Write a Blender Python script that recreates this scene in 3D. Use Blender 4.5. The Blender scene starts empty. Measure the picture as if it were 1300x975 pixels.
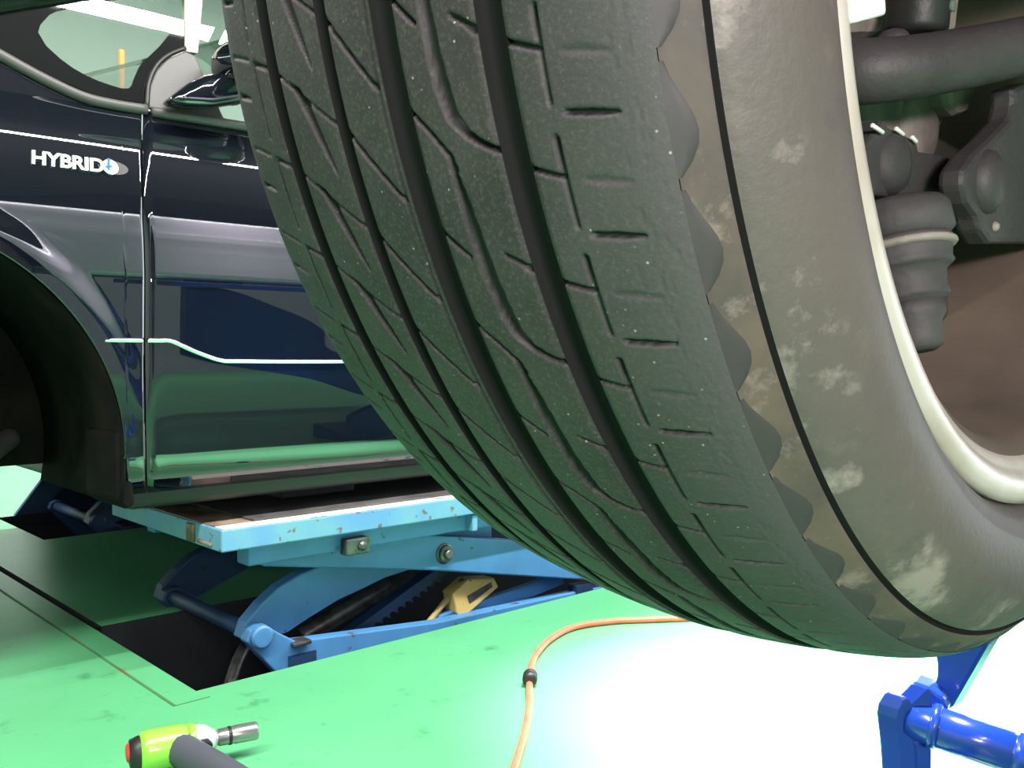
import bpy, bmesh, math, random
import numpy as np
from mathutils import Vector, Matrix
random.seed(4); rng = np.random.default_rng(4)
S = bpy.context.scene
COL = S.collection
PI = math.pi

# ------------------------------------------------------------------ frames
CAM = np.array([0., 0., .556])
ANG = math.radians(47.3)                       # the cars' long axis against the view axis
D1 = np.array([math.sin(ANG), math.cos(ANG), 0.])
NN = np.array([math.cos(ANG), -math.sin(ANG), 0.])   # from the black car towards the silver car
def cf(X, N, Z):                                # bay frame -> world
    return np.asarray(X)[..., None]*D1 + np.asarray(N)[..., None]*NN + np.asarray(Z)[..., None]*np.array([0, 0, 1.])
def cp(x, n, z): return x*D1 + n*NN + np.array([0, 0, z])
ROTZ = math.atan2(D1[1], D1[0])

# ------------------------------------------------------------------ camera
cam = bpy.data.cameras.new('camera'); cam.sensor_width = 36; cam.lens = 36*1200/1300
cam.clip_start = .02
co = bpy.data.objects.new('camera', cam); COL.objects.link(co)
co.location = CAM; co.rotation_euler = (math.radians(90 - 2.03), 0, 0)
S.camera = co

# ------------------------------------------------------------------ world, exposure, lights
S.view_settings.view_transform = 'Standard'; S.view_settings.look = 'None'
S.view_settings.gamma = 1; S.view_settings.use_curve_mapping = False
S.view_settings.exposure = 0.25
w = bpy.data.worlds.new('world'); S.world = w; w.use_nodes = True
bg = w.node_tree.nodes['Background']
bg.inputs[0].default_value = (.86, .94, 1, 1); bg.inputs[1].default_value = 5.0

def area(name, loc, aim, sx, sy, power, color=(1, 1, 1), spread=180):
    l = bpy.data.lights.new(name, 'AREA'); l.shape = 'RECTANGLE'; l.size = sx; l.size_y = sy
    l.energy = power; l.color = color; l.spread = math.radians(spread)
    o = bpy.data.objects.new(name, l); COL.objects.link(o); o.location = loc
    o.rotation_euler = Vector(np.asarray(aim) - np.asarray(loc)).to_track_quat('-Z', 'Y').to_euler()
    return o
CEIL = 3.5; BATZ = 3.2
# fluorescent battens: (X, N) of their middles, all parallel to the cars
BATTENS = [(-1.9, -.13), (-.35, -.13), (1.2, -.13), (2.75, -.13), (4.3, -.13), (-1.0, -4.0), (1.2, -4.0), (3.4, -4.0), (-1.4, 2.9), (.9, 2.9), (3.2, 2.9)]
for i, (x, n) in enumerate(BATTENS):
    l = bpy.data.lights.new('batten_light', 'AREA'); l.shape = 'RECTANGLE'; l.size = 1.5; l.size_y = .08
    l.energy = 100 if i < 5 or i > 7 else 160; l.color = (1, .98, .95)
    o = bpy.data.objects.new('batten_light', l); COL.objects.link(o); o.location = cp(x, n, BATZ - .005)
    o.rotation_euler = (0, 0, ROTZ)
# added spot over the gap between the cars, makes the burnt-out floor pool
sp = bpy.data.lights.new('pool_light', 'SPOT'); sp.energy = 4200; sp.color = (1, .80, .92)
sp.spot_size = math.radians(22); sp.spot_blend = .55; sp.shadow_soft_size = .18
so = bpy.data.objects.new('pool_light', sp); COL.objects.link(so)
SPOT_P = cp(1.42, -.78, CEIL - .62); so.location = SPOT_P
so.rotation_euler = Vector(cp(1.37, -.66, 0) - SPOT_P).to_track_quat('-Z', 'Y').to_euler()

# added unseen fill light for the tread and the wheel's inner side
FILL_P = cp(-.14, .50, .70); FILL_AIM = np.array([.22, .42, .64])
area('fill_light', FILL_P, FILL_AIM, .30, .05, 9.5, (1, .865, .885))

# ------------------------------------------------------------------ materials
MATS = {}
def mat(name, col, rough=.5, metal=0., spec=.5, coat=0., bump=0., bscale=200., var=0., vscale=8., var_col=None, rust=0., rust_col=(.16, .07, .03), rscale=14., coat_ior=1.5, trans=0., ior=1.45, coat_rough=.02):
    if name in MATS: return MATS[name]
    m = bpy.data.materials.new(name); m.use_nodes = True; nt = m.node_tree; b = nt.nodes['Principled BSDF']
    b.inputs['Base Color'].default_value = (*col, 1); b.inputs['Roughness'].default_value = rough
    b.inputs['Metallic'].default_value = metal; b.inputs['Specular IOR Level'].default_value = spec
    b.inputs['Coat Weight'].default_value = coat; b.inputs['Coat Roughness'].default_value = coat_rough; b.inputs['Coat IOR'].default_value = coat_ior
    b.inputs['Transmission Weight'].default_value = trans; b.inputs['IOR'].default_value = ior
    tc = nt.nodes.new('ShaderNodeTexCoord')
    cur = None
    def noise(sc, det=4):
        n = nt.nodes.new('ShaderNodeTexNoise'); n.inputs['Scale'].default_value = sc; n.inputs['Detail'].default_value = det
        nt.links.new(tc.outputs['Object'], n.inputs['Vector']); return n
    def ramp(src, a, c):
        r = nt.nodes.new('ShaderNodeMapRange'); r.inputs[1].default_value = a; r.inputs[2].default_value = c
        nt.links.new(src, r.inputs[0]); return r.outputs[0]
    def mix(fac, a, c):
        x = nt.nodes.new('ShaderNodeMix'); x.data_type = 'RGBA'; nt.links.new(fac, x.inputs[0])
        if isinstance(a, tuple): x.inputs[6].default_value = (*a, 1)
        else: nt.links.new(a, x.inputs[6])
        x.inputs[7].default_value = (*c, 1); return x.outputs[2]
    if var:
        vc = var_col or tuple(min(1, c*(1 - var)) for c in col)
        cur = mix(ramp(noise(vscale).outputs['Fac'], .42, .66), col, vc)
    if rust:
        cur = mix(ramp(noise(rscale, 8).outputs['Fac'], .70 - rust*.3, .74 - rust*.3), cur if cur else col, rust_col)
    if cur: nt.links.new(cur, b.inputs['Base Color'])
    if bump:
        bp = nt.nodes.new('ShaderNodeBump'); bp.inputs['Strength'].default_value = bump; bp.inputs['Distance'].default_value = .002
        nt.links.new(noise(bscale, 6).outputs['Fac'], bp.inputs['Height']); nt.links.new(bp.outputs[0], b.inputs['Normal'])
    MATS[name] = m; return m

def tyre_mat(name, kind):
    m = bpy.data.materials.new(name); m.use_nodes = True; nt = m.node_tree; b = nt.nodes['Principled BSDF']; L = nt.links.new
    tc = nt.nodes.new('ShaderNodeTexCoord'); sep = nt.nodes.new('ShaderNodeSeparateXYZ'); L(tc.outputs['Object'], sep.inputs[0])
    def noise(sc, det=5, rough=.6):
        n = nt.nodes.new('ShaderNodeTexNoise'); n.inputs['Scale'].default_value = sc; n.inputs['Detail'].default_value = det; n.inputs['Roughness'].default_value = rough
        L(tc.outputs['Object'], n.inputs['Vector']); return n.outputs['Fac']
    def rng_(src, a, c, lo=0, hi=1):
        r = nt.nodes.new('ShaderNodeMapRange'); r.inputs[1].default_value = a; r.inputs[2].default_value = c; r.inputs[3].default_value = lo; r.inputs[4].default_value = hi
        L(src, r.inputs[0]); return r.outputs[0]
    def mix(fac, a, c):
        x = nt.nodes.new('ShaderNodeMix'); x.data_type = 'RGBA'; L(fac, x.inputs[0])
        for s, v in ((6, a), (7, c)):
            if isinstance(v, tuple): x.inputs[s].default_value = (*v, 1)
            else: L(v, x.inputs[s])
        return x.outputs[2]
    def mul(a, c):
        x = nt.nodes.new('ShaderNodeMath'); x.operation = 'MULTIPLY'; L(a, x.inputs[0])
        if isinstance(c, float): x.inputs[1].default_value = c
        else: L(c, x.inputs[1])
        return x.outputs[0]
    if kind == 'tread':
        c = mix(rng_(noise(24), .38, .68), (.0225, .0172, .0188), (.037, .0295, .031))
        c = mix(mul(rng_(sep.outputs[2], .050, .10), .8), c, (.066, .060, .064))         # greyer scrubbed rubber at the inner edge
        c = mix(mul(rng_(noise(700, 3, .7), .50, .70), .6), c, (.075, .068, .066))
        # pale grit pressed into the rubber
        v = nt.nodes.new('ShaderNodeTexVoronoi'); v.inputs['Scale'].default_value = 240; L(tc.outputs['Object'], v.inputs['Vector'])
        dots = mul(rng_(v.outputs['Distance'], .12, .05), rng_(noise(90, 2), .50, .56))
        c = mix(mul(dots, .8), c, (.32, .32, .29))
        at = nt.nodes.new('ShaderNodeAttribute'); at.attribute_name = 'slot_shade'; c = mix(at.outputs['Fac'], c, (.009, .009, .009))  # near-black mixed into the slots, standing for the shade in them
        L(c, b.inputs['Base Color']); b.inputs['Roughness'].default_value = .62; b.inputs['Specular IOR Level'].default_value = .35
        bp = nt.nodes.new('ShaderNodeBump'); bp.inputs['Strength'].default_value = .22; bp.inputs['Distance'].default_value = .0012
        L(noise(520, 5, .65), bp.inputs['Height']); L(bp.outputs[0], b.inputs['Normal'])
    elif kind == 'groove':
        b.inputs['Base Color'].default_value = (.009, .009, .009, 1); b.inputs['Roughness'].default_value = .9; b.inputs['Specular IOR Level'].default_value = .2  # near-black colour puts the shade into grooves and recesses
    elif kind == 'mud':
        c = mix(rng_(noise(26, 5), .38, .62), (.046, .037, .036), (.085, .062, .048))
        c = mix(mul(rng_(noise(55, 6, .7), .56, .66), .6), c, (.20, .155, .14))
        L(c, b.inputs['Base Color']); b.inputs['Roughness'].default_value = .7
    else:
        c = mix(rng_(noise(9, 6), .35, .7), (.092, .075, .068), (.066, .056, .055))
        c = mix(mul(rng_(noise(34, 7, .7), .56, .72), .55), c, (.145, .117, .108))               # dried mud film
        c = mix(mul(rng_(noise(70, 3), .62, .72), .5), c, (.06, .055, .055))
        px = nt.nodes.new('ShaderNodeVectorMath'); px.operation = 'MULTIPLY'; px.inputs[1].default_value = (1, 1, 0); L(tc.outputs['Object'], px.inputs[0])
        le = nt.nodes.new('ShaderNodeVectorMath'); le.operation = 'LENGTH'; L(px.outputs[0], le.inputs[0])
        film = mul(mul(rng_(le.outputs['Value'], .279, .284), rng_(noise(24, 6, .65), .54, .64)), .5)
        c = mix(film, c, (.36, .295, .28))                                                # pale dried splash near the rim line
        ring = mul(rng_(le.outputs['Value'], .246, .252), rng_(le.outputs['Value'], .262, .256))
        c = mix(mul(ring, .5), c, (.085, .078, .075))
        L(c, b.inputs['Base Color']); b.inputs['Roughness'].default_value = .55; b.inputs['Specular IOR Level'].default_value = .4
        bp = nt.nodes.new('ShaderNodeBump'); bp.inputs['Strength'].default_value = .3; bp.inputs['Distance'].default_value = .001
        L(noise(300, 5), bp.inputs['Height']); L(bp.outputs[0], b.inputs['Normal'])
    return m
M_TREAD = tyre_mat('tread_rubber', 'tread'); M_GROOVE = tyre_mat('groove_shade_rubber', 'groove'); M_SIDE = tyre_mat('sidewall_rubber', 'side')

def floor_mat():
    m = bpy.data.materials.new('green_epoxy'); m.use_nodes = True; nt = m.node_tree; b = nt.nodes['Principled BSDF']; L = nt.links.new
    tc = nt.nodes.new('ShaderNodeTexCoord')
    def noise(sc, det=5, rough=.6):
        n = nt.nodes.new('ShaderNodeTexNoise'); n.inputs['Scale'].default_value = sc; n.inputs['Detail'].default_value = det; n.inputs['Roughness'].default_value = rough
        L(tc.outputs['Object'], n.inputs['Vector']); return n.outputs['Fac']
    def rg(src, a, c):
        r = nt.nodes.new('ShaderNodeMapRange'); r.inputs[1].default_value = a; r.inputs[2].default_value = c; L(src, r.inputs[0]); return r.outputs[0]
    def mix(f, a, c, k=1.):
        x = nt.nodes.new('ShaderNodeMix'); x.data_type = 'RGBA'
        mm = nt.nodes.new('ShaderNodeMath'); mm.operation = 'MULTIPLY'; L(f, mm.inputs[0]); mm.inputs[1].default_value = k; L(mm.outputs[0], x.inputs[0])
        if isinstance(a, tuple): x.inputs[6].default_value = (*a, 1)
        else: L(a, x.inputs[6])
        x.inputs[7].default_value = (*c, 1); return x.outputs[2]
    c = mix(rg(noise(1.8), .35, .7), (.100, .39, .172), (.082, .33, .145))
    c = mix(rg(noise(9, 7, .7), .60, .70), c, (.035, .17, .07), .75)          # scuffs
    c = mix(rg(noise(30, 6, .7), .64, .70), c, (.03, .10, .05), .6)           # oil specks
    L(c, b.inputs['Base Color']); b.inputs['Roughness'].default_value = .32; b.inputs['Specular IOR Level'].default_value = .5
    bp = nt.nodes.new('ShaderNodeBump'); bp.inputs['Strength'].default_value = .15; bp.inputs['Distance'].default_value = .002
    L(noise(60), bp.inputs['Height']); L(bp.outputs[0], b.inputs['Normal'])
    return m
M_FLOOR = floor_mat()
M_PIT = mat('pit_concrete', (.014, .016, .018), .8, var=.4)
M_WALL = mat('wall_paint', (.42, .46, .44), .7, var=.08, vscale=2)
M_CEIL = mat('ceiling_panel', (.05, .05, .052), .8)
M_FRAME = mat('edge_steel', (.06, .33, .14), .5, rust=.35, rust_col=(.10, .10, .05))
M_PAINT = mat('black_car_paint', (.0025, .0035, .007), .4, coat=1., coat_ior=1.85, coat_rough=.012, spec=.03)
M_SILVER = mat('silver_car_paint', (.66, .70, .78), .35, metal=.1, coat=1.)
M_TRIM = mat('black_plastic', (.018, .018, .018), .45, bump=.1, bscale=400)
M_LINER = mat('arch_liner_felt', (.006, .006, .006), .95, spec=.1, bump=.3, bscale=160, var=.5, vscale=10, var_col=(.012, .010, .008))
M_CHROME = mat('chrome', (.85, .86, .88), .12, metal=1.)
M_FRIT = mat('black_frit', (.004, .005, .005), .4, spec=.02, coat=.5)
M_MOULD = mat('grey_weatherstrip', (.075, .07, .068), .45)
M_DARKGLASS = mat('dark_glass', (.004, .005, .006), .03, spec=.6)
M_SEAT = mat('seat_fabric', (.10, .14, .12), .9)
M_INNER = mat('beige_inner_trim', (.62, .55, .46), .7)
def glass_mat():
    m = bpy.data.materials.new('tinted_glass'); m.use_nodes = True; nt = m.node_tree; nt.nodes.remove(nt.nodes['Principled BSDF'])
    t = nt.nodes.new('ShaderNodeBsdfTransparent'); t.inputs[0].default_value = (.46, .55, .49, 1)
    g = nt.nodes.new('ShaderNodeBsdfGlossy'); g.inputs['Roughness'].default_value = .01
    f = nt.nodes.new('ShaderNodeFresnel'); f.inputs[0].default_value = 1.5
    x = nt.nodes.new('ShaderNodeMixShader'); nt.links.new(f.outputs[0], x.inputs[0]); nt.links.new(t.outputs[0], x.inputs[1]); nt.links.new(g.outputs[0], x.inputs[2])
    nt.links.new(x.outputs[0], nt.nodes['Material Output'].inputs[0]); return m
M_GLASS = glass_mat()
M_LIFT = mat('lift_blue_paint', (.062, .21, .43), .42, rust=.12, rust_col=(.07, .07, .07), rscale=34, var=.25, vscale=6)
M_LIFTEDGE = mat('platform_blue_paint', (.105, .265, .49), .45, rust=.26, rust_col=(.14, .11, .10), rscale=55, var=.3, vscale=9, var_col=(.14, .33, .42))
M_LIFTSHADE = mat('shaded_blue_paint', (.010, .034, .085), .5, rust=.3, rust_col=(.015, .015, .015), rscale=12)  # shaded copy of the lift paint, for far and inner parts
M_BARE = mat('rusty_bare_steel', (.33, .25, .19), .45, metal=.3, var=.6, vscale=18, var_col=(.13, .08, .055), bump=.2)
M_PALE = mat('worn_pale_edge', (.72, .62, .58), .5, rust=.3, rust_col=(.12, .3, .42), rscale=30)
M_PAD = mat('dusty_rubber_sheet', (.085, .078, .075), .7, var=.5, vscale=12, var_col=(.04, .038, .037), bump=.2)
M_STEEL = mat('greasy_steel', (.13, .13, .125), .4, metal=.7, var=.5, vscale=40)
M_YEL = mat('dirty_yellow_paint', (.52, .38, .12), .55, rust=.25, rust_col=(.12, .09, .05), rscale=40)
M_DEEPBLUE = mat('deep_blue_paint', (.008, .035, .16), .4, var=.3, vscale=6)
M_GLOSSBLUE = mat('gloss_blue_paint', (.010, .050, .34), .22, coat=.6, var=.2, vscale=10)
M_ALLOY = mat('dusty_alloy', (.52, .475, .43), .36, metal=.2, var=.4, vscale=16, var_col=(.40, .34, .28), bump=.1)
M_BARREL = mat('brake_dust_alloy', (.120, .088, .066), .65, metal=.05, var=.45, vscale=10, var_col=(.075, .058, .047), bump=.15, bscale=300)
M_CAST = mat('cast_iron_pale', (.26, .225, .195), .65, var=.45, vscale=30, var_col=(.13, .115, .10), bump=.4, bscale=150)
M_ARM = mat('dark_painted_steel', (.052, .046, .048), .55, var=.3, vscale=24, bump=.25, bscale=250)
M_BOOT = mat('dusty_black_rubber', (.058, .054, .055), .65, var=.35, vscale=30, bump=.25, bscale=250)
M_WEIGHT = mat('balance_weight_zinc', (.85, .84, .83), .35)
M_HOSE = mat('orange_hose_rubber', (.85, .16, .08), .35, var=.25, vscale=20)
M_BLACK = mat('black_rubber', (.012, .012, .012), .45)
M_GREENBOOT = mat('lime_green_cover', (.22, .60, .05), .3, coat=.5)
M_RED = mat('red_plastic', (.55, .04, .03), .4)
M_TOOLSIL = mat('brushed_aluminium', (.62, .66, .66), .38, metal=.6)
M_TOOLGREY = mat('grey_grip_rubber', (.055, .06, .075), .5)
M_SOCKET = mat('socket_steel', (.30, .31, .30), .30, metal=.8)
M_WHITE = mat('badge_white', (.86, .88, .90), .25, metal=.1)
M_BADGEBLUE = mat('badge_blue', (.03, .15, .55), .3)
M_ORANGE = mat('orange_post_paint', (.80, .22, .04), .5)
def emis(name, col, st):
    m = bpy.data.materials.new(name); m.use_nodes = True; b = m.node_tree.nodes['Principled BSDF']
    b.inputs['Emission Color'].default_value = (*col, 1); b.inputs['Emission Strength'].default_value = st; return m
M_LAMP = emis('lit_tube', (1, .98, .95), 12)

# ------------------------------------------------------------------ builders
OFF = {}
def empty(name, loc, label, cat, group=None, rot=None):
    o = bpy.data.objects.new(name, None); COL.objects.link(o); o.location = loc; o.empty_display_size = .1
    if rot is not None: o.rotation_euler = rot
    o['label'] = label; o['category'] = cat
    if group: o['group'] = group
    OFF[o.name] = np.array(loc, float); return o
def tag(o, label, cat, group=None):
    o['label'] = label; o['category'] = cat
    if group: o['group'] = group
    return o
def obj(name, VF, m, parent=None, smooth=False, label=None, kind=None, local=False, solid=0., origin=None):
    V, F = VF
    V = np.asarray(V, float).reshape(-1, 3)
    base = np.zeros(3)
    if parent is not None: base = OFF[parent.name]
    loc = np.zeros(3)
    if origin is not None: loc = np.asarray(origin, float) - base
    me = bpy.data.meshes.new(name)
    Vl = V if local else V - base - loc
    if isinstance(F, np.ndarray):
        nf, k = F.shape
        me.vertices.add(len(Vl)); me.vertices.foreach_set('co', Vl.astype(np.float32).ravel())
        me.loops.add(nf*k); me.loops.foreach_set('vertex_index', F.astype(np.int32).ravel())
        me.polygons.add(nf); me.polygons.foreach_set('loop_start', np.arange(0, nf*k, k, dtype=np.int32))
        me.update(calc_edges=True)
    else:
        me.from_pydata([tuple(v) for v in Vl], [], [tuple(f) for f in F])
    if smooth: me.polygons.foreach_set('use_smooth', np.ones(len(me.polygons), bool))
    me.materials.append(m); me.update()
    o = bpy.data.objects.new(name, me); COL.objects.link(o); o.location = loc
    if parent is not None: o.parent = parent
    OFF[o.name] = base + loc if not local else np.zeros(3)
    if label: o['label'] = label
    if kind: o['kind'] = kind
    if solid:
        s = o.modifiers.new('solid', 'SOLIDIFY'); s.thickness = solid; s.offset = -1
    return o
def join(*parts):
    V = []; F = []; k = 0
    for v, f in parts:
        v = np.asarray(v).reshape(-1, 3); V.append(v); F += [tuple(int(i) + k for i in q) for q in f]; k += len(v)
    return np.concatenate(V), F
def bev(VF, off, seg=2):
    bm = bmesh.new(); vs = [bm.verts.new(v) for v in VF[0]]
    for f in VF[1]:
        try: bm.faces.new([vs[i] for i in f])
        except ValueError: pass
    bmesh.ops.recalc_face_normals(bm, faces=bm.faces[:])
    es = [e for e in bm.edges if len(e.link_faces) == 2 and e.calc_face_angle(0) > .6]
    bmesh.ops.bevel(bm, geom=es, offset=off, segments=seg, affect='EDGES', profile=.5, clamp_overlap=True)
    bm.verts.index_update()
    r = (np.array([v.co[:] for v in bm.verts]), [[v.index for v in f.verts] for f in bm.faces]); bm.free(); return r
def hexa(c8):                                  # 8 corners, bottom ring then top ring
    return np.array(c8), [(3, 2, 1, 0), (4, 5, 6, 7), (0, 1, 5, 4), (1, 2, 6, 5), (2, 3, 7, 6), (3, 0, 4, 7)]
def bbox(x0, x1, n0, n1, z0, z1, b=0.):        # box in the bay frame
    r = hexa([cp(x0, n0, z0), cp(x1, n0, z0), cp(x1, n1, z0), cp(x0, n1, z0), cp(x0, n0, z1), cp(x1, n0, z1), cp(x1, n1, z1), cp(x0, n1, z1)])
    return bev(r, b) if b else r
def prism(pts, n0, n1, b=0.):                  # polygon in (X, z), extruded across the bay
    k = len(pts); V = [cp(x, n0, z) for x, z in pts] + [cp(x, n1, z) for x, z in pts]
    F = [tuple(range(k)), tuple(range(2*k - 1, k - 1, -1))] + [(i, i + k, (i + 1) % k + k, (i + 1) % k) for i in range(k)]
    return bev((np.array(V), F), b) if b else (np.array(V), F)
def gprism(pts3, vec, b=0.):                   # planar polygon in world space extruded by a vector
    k = len(pts3); P = np.array(pts3, float); V = np.concatenate([P, P + np.asarray(vec)])
    F = [tuple(range(k)), tuple(range(2*k - 1, k - 1, -1))] + [(i, i + k, (i + 1) % k + k, (i + 1) % k) for i in range(k)]
    return bev((V, F), b) if b else (V, F)
def frame_of(d):
    d = np.asarray(d, float); d = d/np.linalg.norm(d)
    a = np.array([0, 0, 1.]) if abs(d[2]) < .9 else np.array([1., 0, 0])
    x = np.cross(a, d); x /= np.linalg.norm(x); return x, np.cross(d, x), d
def lathe(p0, d, prof, seg=32, cap=True):      # prof: (distance along d, radius)
    x, y, d = frame_of(d); p0 = np.asarray(p0, float); V = []; F = []
    for t, r in prof:
        for k in range(seg):
            a = 2*PI*k/seg; V.append(p0 + d*t + r*(math.cos(a)*x + math.sin(a)*y))
    for i in range(len(prof) - 1):
        for k in range(seg):
            F.append((i*seg + k, i*seg + (k + 1) % seg, (i + 1)*seg + (k + 1) % seg, (i + 1)*seg + k))
    if cap: F += [tuple(range(seg - 1, -1, -1)), tuple((len(prof) - 1)*seg + k for k in range(seg))]
    return np.array(V), F
def rod(a, b, r, seg=20, e=.0):
    a = np.asarray(a, float); b = np.asarray(b, float); L = np.linalg.norm(b - a); c = min(r*.25, L*.2)
    return lathe(a, b - a, [(0, r - c), (c*.3, r - c*.3), (c, r), (L - c, r), (L - c*.3, r - c*.3), (L, r - c)], seg)
def catmull(P, n=8):
    P = np.array(P, float); Q = np.concatenate([[2*P[0] - P[1]], P, [2*P[-1] - P[-2]]]); out = []
    for i in range(1, len(Q) - 2):
        for t in np.arange(n)/n:
            a, b, c, d = Q[i - 1:i + 3]
            out.append(.5*((2*b) + (c - a)*t + (2*a - 5*b + 4*c - d)*t*t + (-a + 3*b - 3*c + d)*t**3))
    return np.array(out + [P[-1]])
def sweep(P, r, seg=14):                       # tube along a polyline; r scalar or per point (or pair for an ellipse)
    P = np.array(P, float); n = len(P); T = np.gradient(P, axis=0); T /= np.linalg.norm(T, axis=1)[:, None]
    x, y, _ = frame_of(T[0]); V = []; F = []
    R = np.broadcast_to(np.asarray(r, float), (n,)) if np.ndim(r) < 2 else np.asarray(r)
    for i in range(n):
        x = x - T[i]*(x@T[i]); x /= np.linalg.norm(x); y = np.cross(T[i], x)
        for k in range(seg):
            a = 2*PI*k/seg; rr = R[i] if np.ndim(R) == 1 else None
            V.append(P[i] + (rr*(math.cos(a)*x + math.sin(a)*y) if rr is not None else R[i][0]*math.cos(a)*x + R[i][1]*math.sin(a)*y))
    for i in range(n - 1):
        for k in range(seg): F.append((i*seg + k, i*seg + (k + 1) % seg, (i + 1)*seg + (k + 1) % seg, (i + 1)*seg + k))
    F += [tuple(range(seg - 1, -1, -1)), tuple((n - 1)*seg + k for k in range(seg))]
    return np.array(V), F
def grid_faces(nu, nv, closed=False):
    i, j = np.meshgrid(np.arange(nu if closed else nu - 1), np.arange(nv - 1), indexing='ij'); i2 = (i + 1) % nu
    return np.stack([i*nv + j, i2*nv + j, i2*nv + j + 1, i*nv + j + 1], -1).reshape(-1, 4)
def sst(a, b, x): t = np.clip((np.asarray(x, float) - a)/(b - a), 0, 1); return t*t*(3 - 2*t)

# ------------------------------------------------------------------ the room
RX0, RX1, RN0, RN1 = -4.2, 7.0, -6.2, 4.6
PX0, PX1, PN0, PN1 = .655, 2.75, -1.95, -1.471           # pit of the near lift (bay frame)
QN0, QN1 = -3.46, -2.96                                    # pit of the far lift
def quad(x0, x1, n0, n1, z=0.): return np.array([cp(x0, n0, z), cp(x1, n0, z), cp(x1, n1, z), cp(x0, n1, z)]), [(0, 1, 2, 3)]
SL0, SL1 = .655, .672                                      # cable slot in the floor
tiles = [quad(RX0, SL0, RN0, RN1), quad(PX1, RX1, RN0, RN1), quad(SL0, PX1, PN1, RN1), quad(SL1, .86, QN0, QN1), quad(SL1, PX1, QN1, PN0), quad(SL0, PX1, RN0, QN0)]
floor = obj('floor', join(*tiles), M_FLOOR, kind='structure')
def pitbox(x0, x1, n0, n1, z): 
    V = [cp(x0, n0, 0), cp(x1, n0, 0), cp(x1, n1, 0), cp(x0, n1, 0), cp(x0, n0, z), cp(x1, n0, z), cp(x1, n1, z), cp(x0, n1, z)]
    return np.array(V), [(4, 5, 6, 7), (0, 1, 5, 4), (1, 2, 6, 5), (2, 3, 7, 6), (3, 0, 4, 7)]
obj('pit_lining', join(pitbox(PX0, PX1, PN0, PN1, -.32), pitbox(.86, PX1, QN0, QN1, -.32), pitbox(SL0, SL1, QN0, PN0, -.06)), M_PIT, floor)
obj('pit_frame', join(bbox(.600, .6045, -3.55, -1.43, -.01, .0012), bbox(.600, .66, -1.432, -1.4295, -.01, .0008)), mat('frame_seam', (.05, .15, .06), .6, rust=.4), floor)
def wallbox(x0, x1, n0, n1, z0, z1): return bbox(x0, x1, n0, n1, z0, z1)
T = .15
obj('ceiling', wallbox(RX0 - T, RX1 + T, RN0 - T, RN1 + T, CEIL, CEIL + .12), M_CEIL, kind='structure')
obj('wall_front', wallbox(RX0 - T, RX0, RN0 - T, RN1 + T, 0, CEIL), M_WALL, kind='structure')
obj('wall_left', wallbox(RX0, RX1, RN0 - T, RN0, 0, CEIL), M_WALL, kind='structure')
obj('wall_right', wallbox(RX0, RX1, RN1, RN1 + T, 0, CEIL), mat('grey_wall_paint', (.22, .24, .26), .7), kind='structure')
# back wall with the two open bay doors the cars drove in through
obj('wall_back', join(wallbox(RX1, RX1 + T, RN0 - T, -5.7, 0, CEIL), wallbox(RX1, RX1 + T, -1.35, -.95, 0, CEIL), wallbox(RX1, RX1 + T, 3.4, RN1 + T, 0, CEIL),
    wallbox(RX1, RX1 + T, -5.7, 3.4, 2.9, CEIL)), M_WALL, kind='structure')
for i, (a, b) in enumerate(((-5.7, -1.35), (-.95, 3.4))):
    obj('trim_%d' % (i + 1), bbox(RX1 - .12, RX1 - .01, a, b, 2.72, 2.94, .01), M_STEEL, kind='structure')
obj('floor_apron', join(quad(RX1, 16, -9, 7, -.005)), mat('outdoor_concrete', (.42, .42, .40), .9), kind='structure')

# ceiling lamps (fixtures for the lights set at the top)
for i, (x, n) in enumerate(BATTENS):
    row_, k_ = ('over the gap between the cars', i) if i < 5 else ('beyond the black car', i - 5) if i < 8 else ('beyond the silver car', i - 8)
    t = empty('ceiling_lamp', cp(x, n, BATZ), ('first', 'second', 'third', 'fourth', 'fifth')[k_] + ' white fluorescent batten in the row ' + row_, 'lamp', 'fluorescent battens under the ceiling')
    obj('housing', bbox(x - .77, x + .77, n - .07, n + .07, BATZ + .002, BATZ + .06, .01), M_WHITE, t)
    for s in (-.5, .5):
        obj('hanger', rod(cp(x + s, n, BATZ + .05), cp(x + s, n, CEIL), .005, 8), M_STEEL, t)
t = empty('pool_lamp', SPOT_P, 'round unseen lamp added over the gap between the cars', 'lamp')  # made-up fixture for the added floor pool spot
obj('shade', lathe(SPOT_P + [0, 0, -.02], [0, 0, 1], [(0, .20), (.02, .203), (.16, .12), (.2, .06), (.34, .06)], 32, False), M_WHITE, t, True, solid=.004)
obj('hanger', rod(SPOT_P + [0, 0, .3], [SPOT_P[0], SPOT_P[1], CEIL], .008, 8), M_STEEL, t)

# ------------------------------------------------------------------ the worn wheel
WC = np.array([.17761, .50637, .73372]); a_, b_ = .7855, -.05296
AX = np.array([math.cos(b_)*math.sin(a_), -math.cos(b_)*math.cos(a_), math.sin(b_)])
WU = np.cross(AX, [0, 0, 1.]); WU /= np.linalg.norm(WU); WV = np.cross(WU, AX)
def wl(s, lu, lv): return WC + AX*s + WU*lu + WV*lv        # wheel frame -> world
Rm = Matrix(np.array([WU, -WV, AX]).T.tolist()).to_euler()
wheel = empty('wheel', WC, 'worn black tyre on a dusty alloy rim, seen from its inner side in the foreground', 'wheel', rot=Rm)

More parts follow.
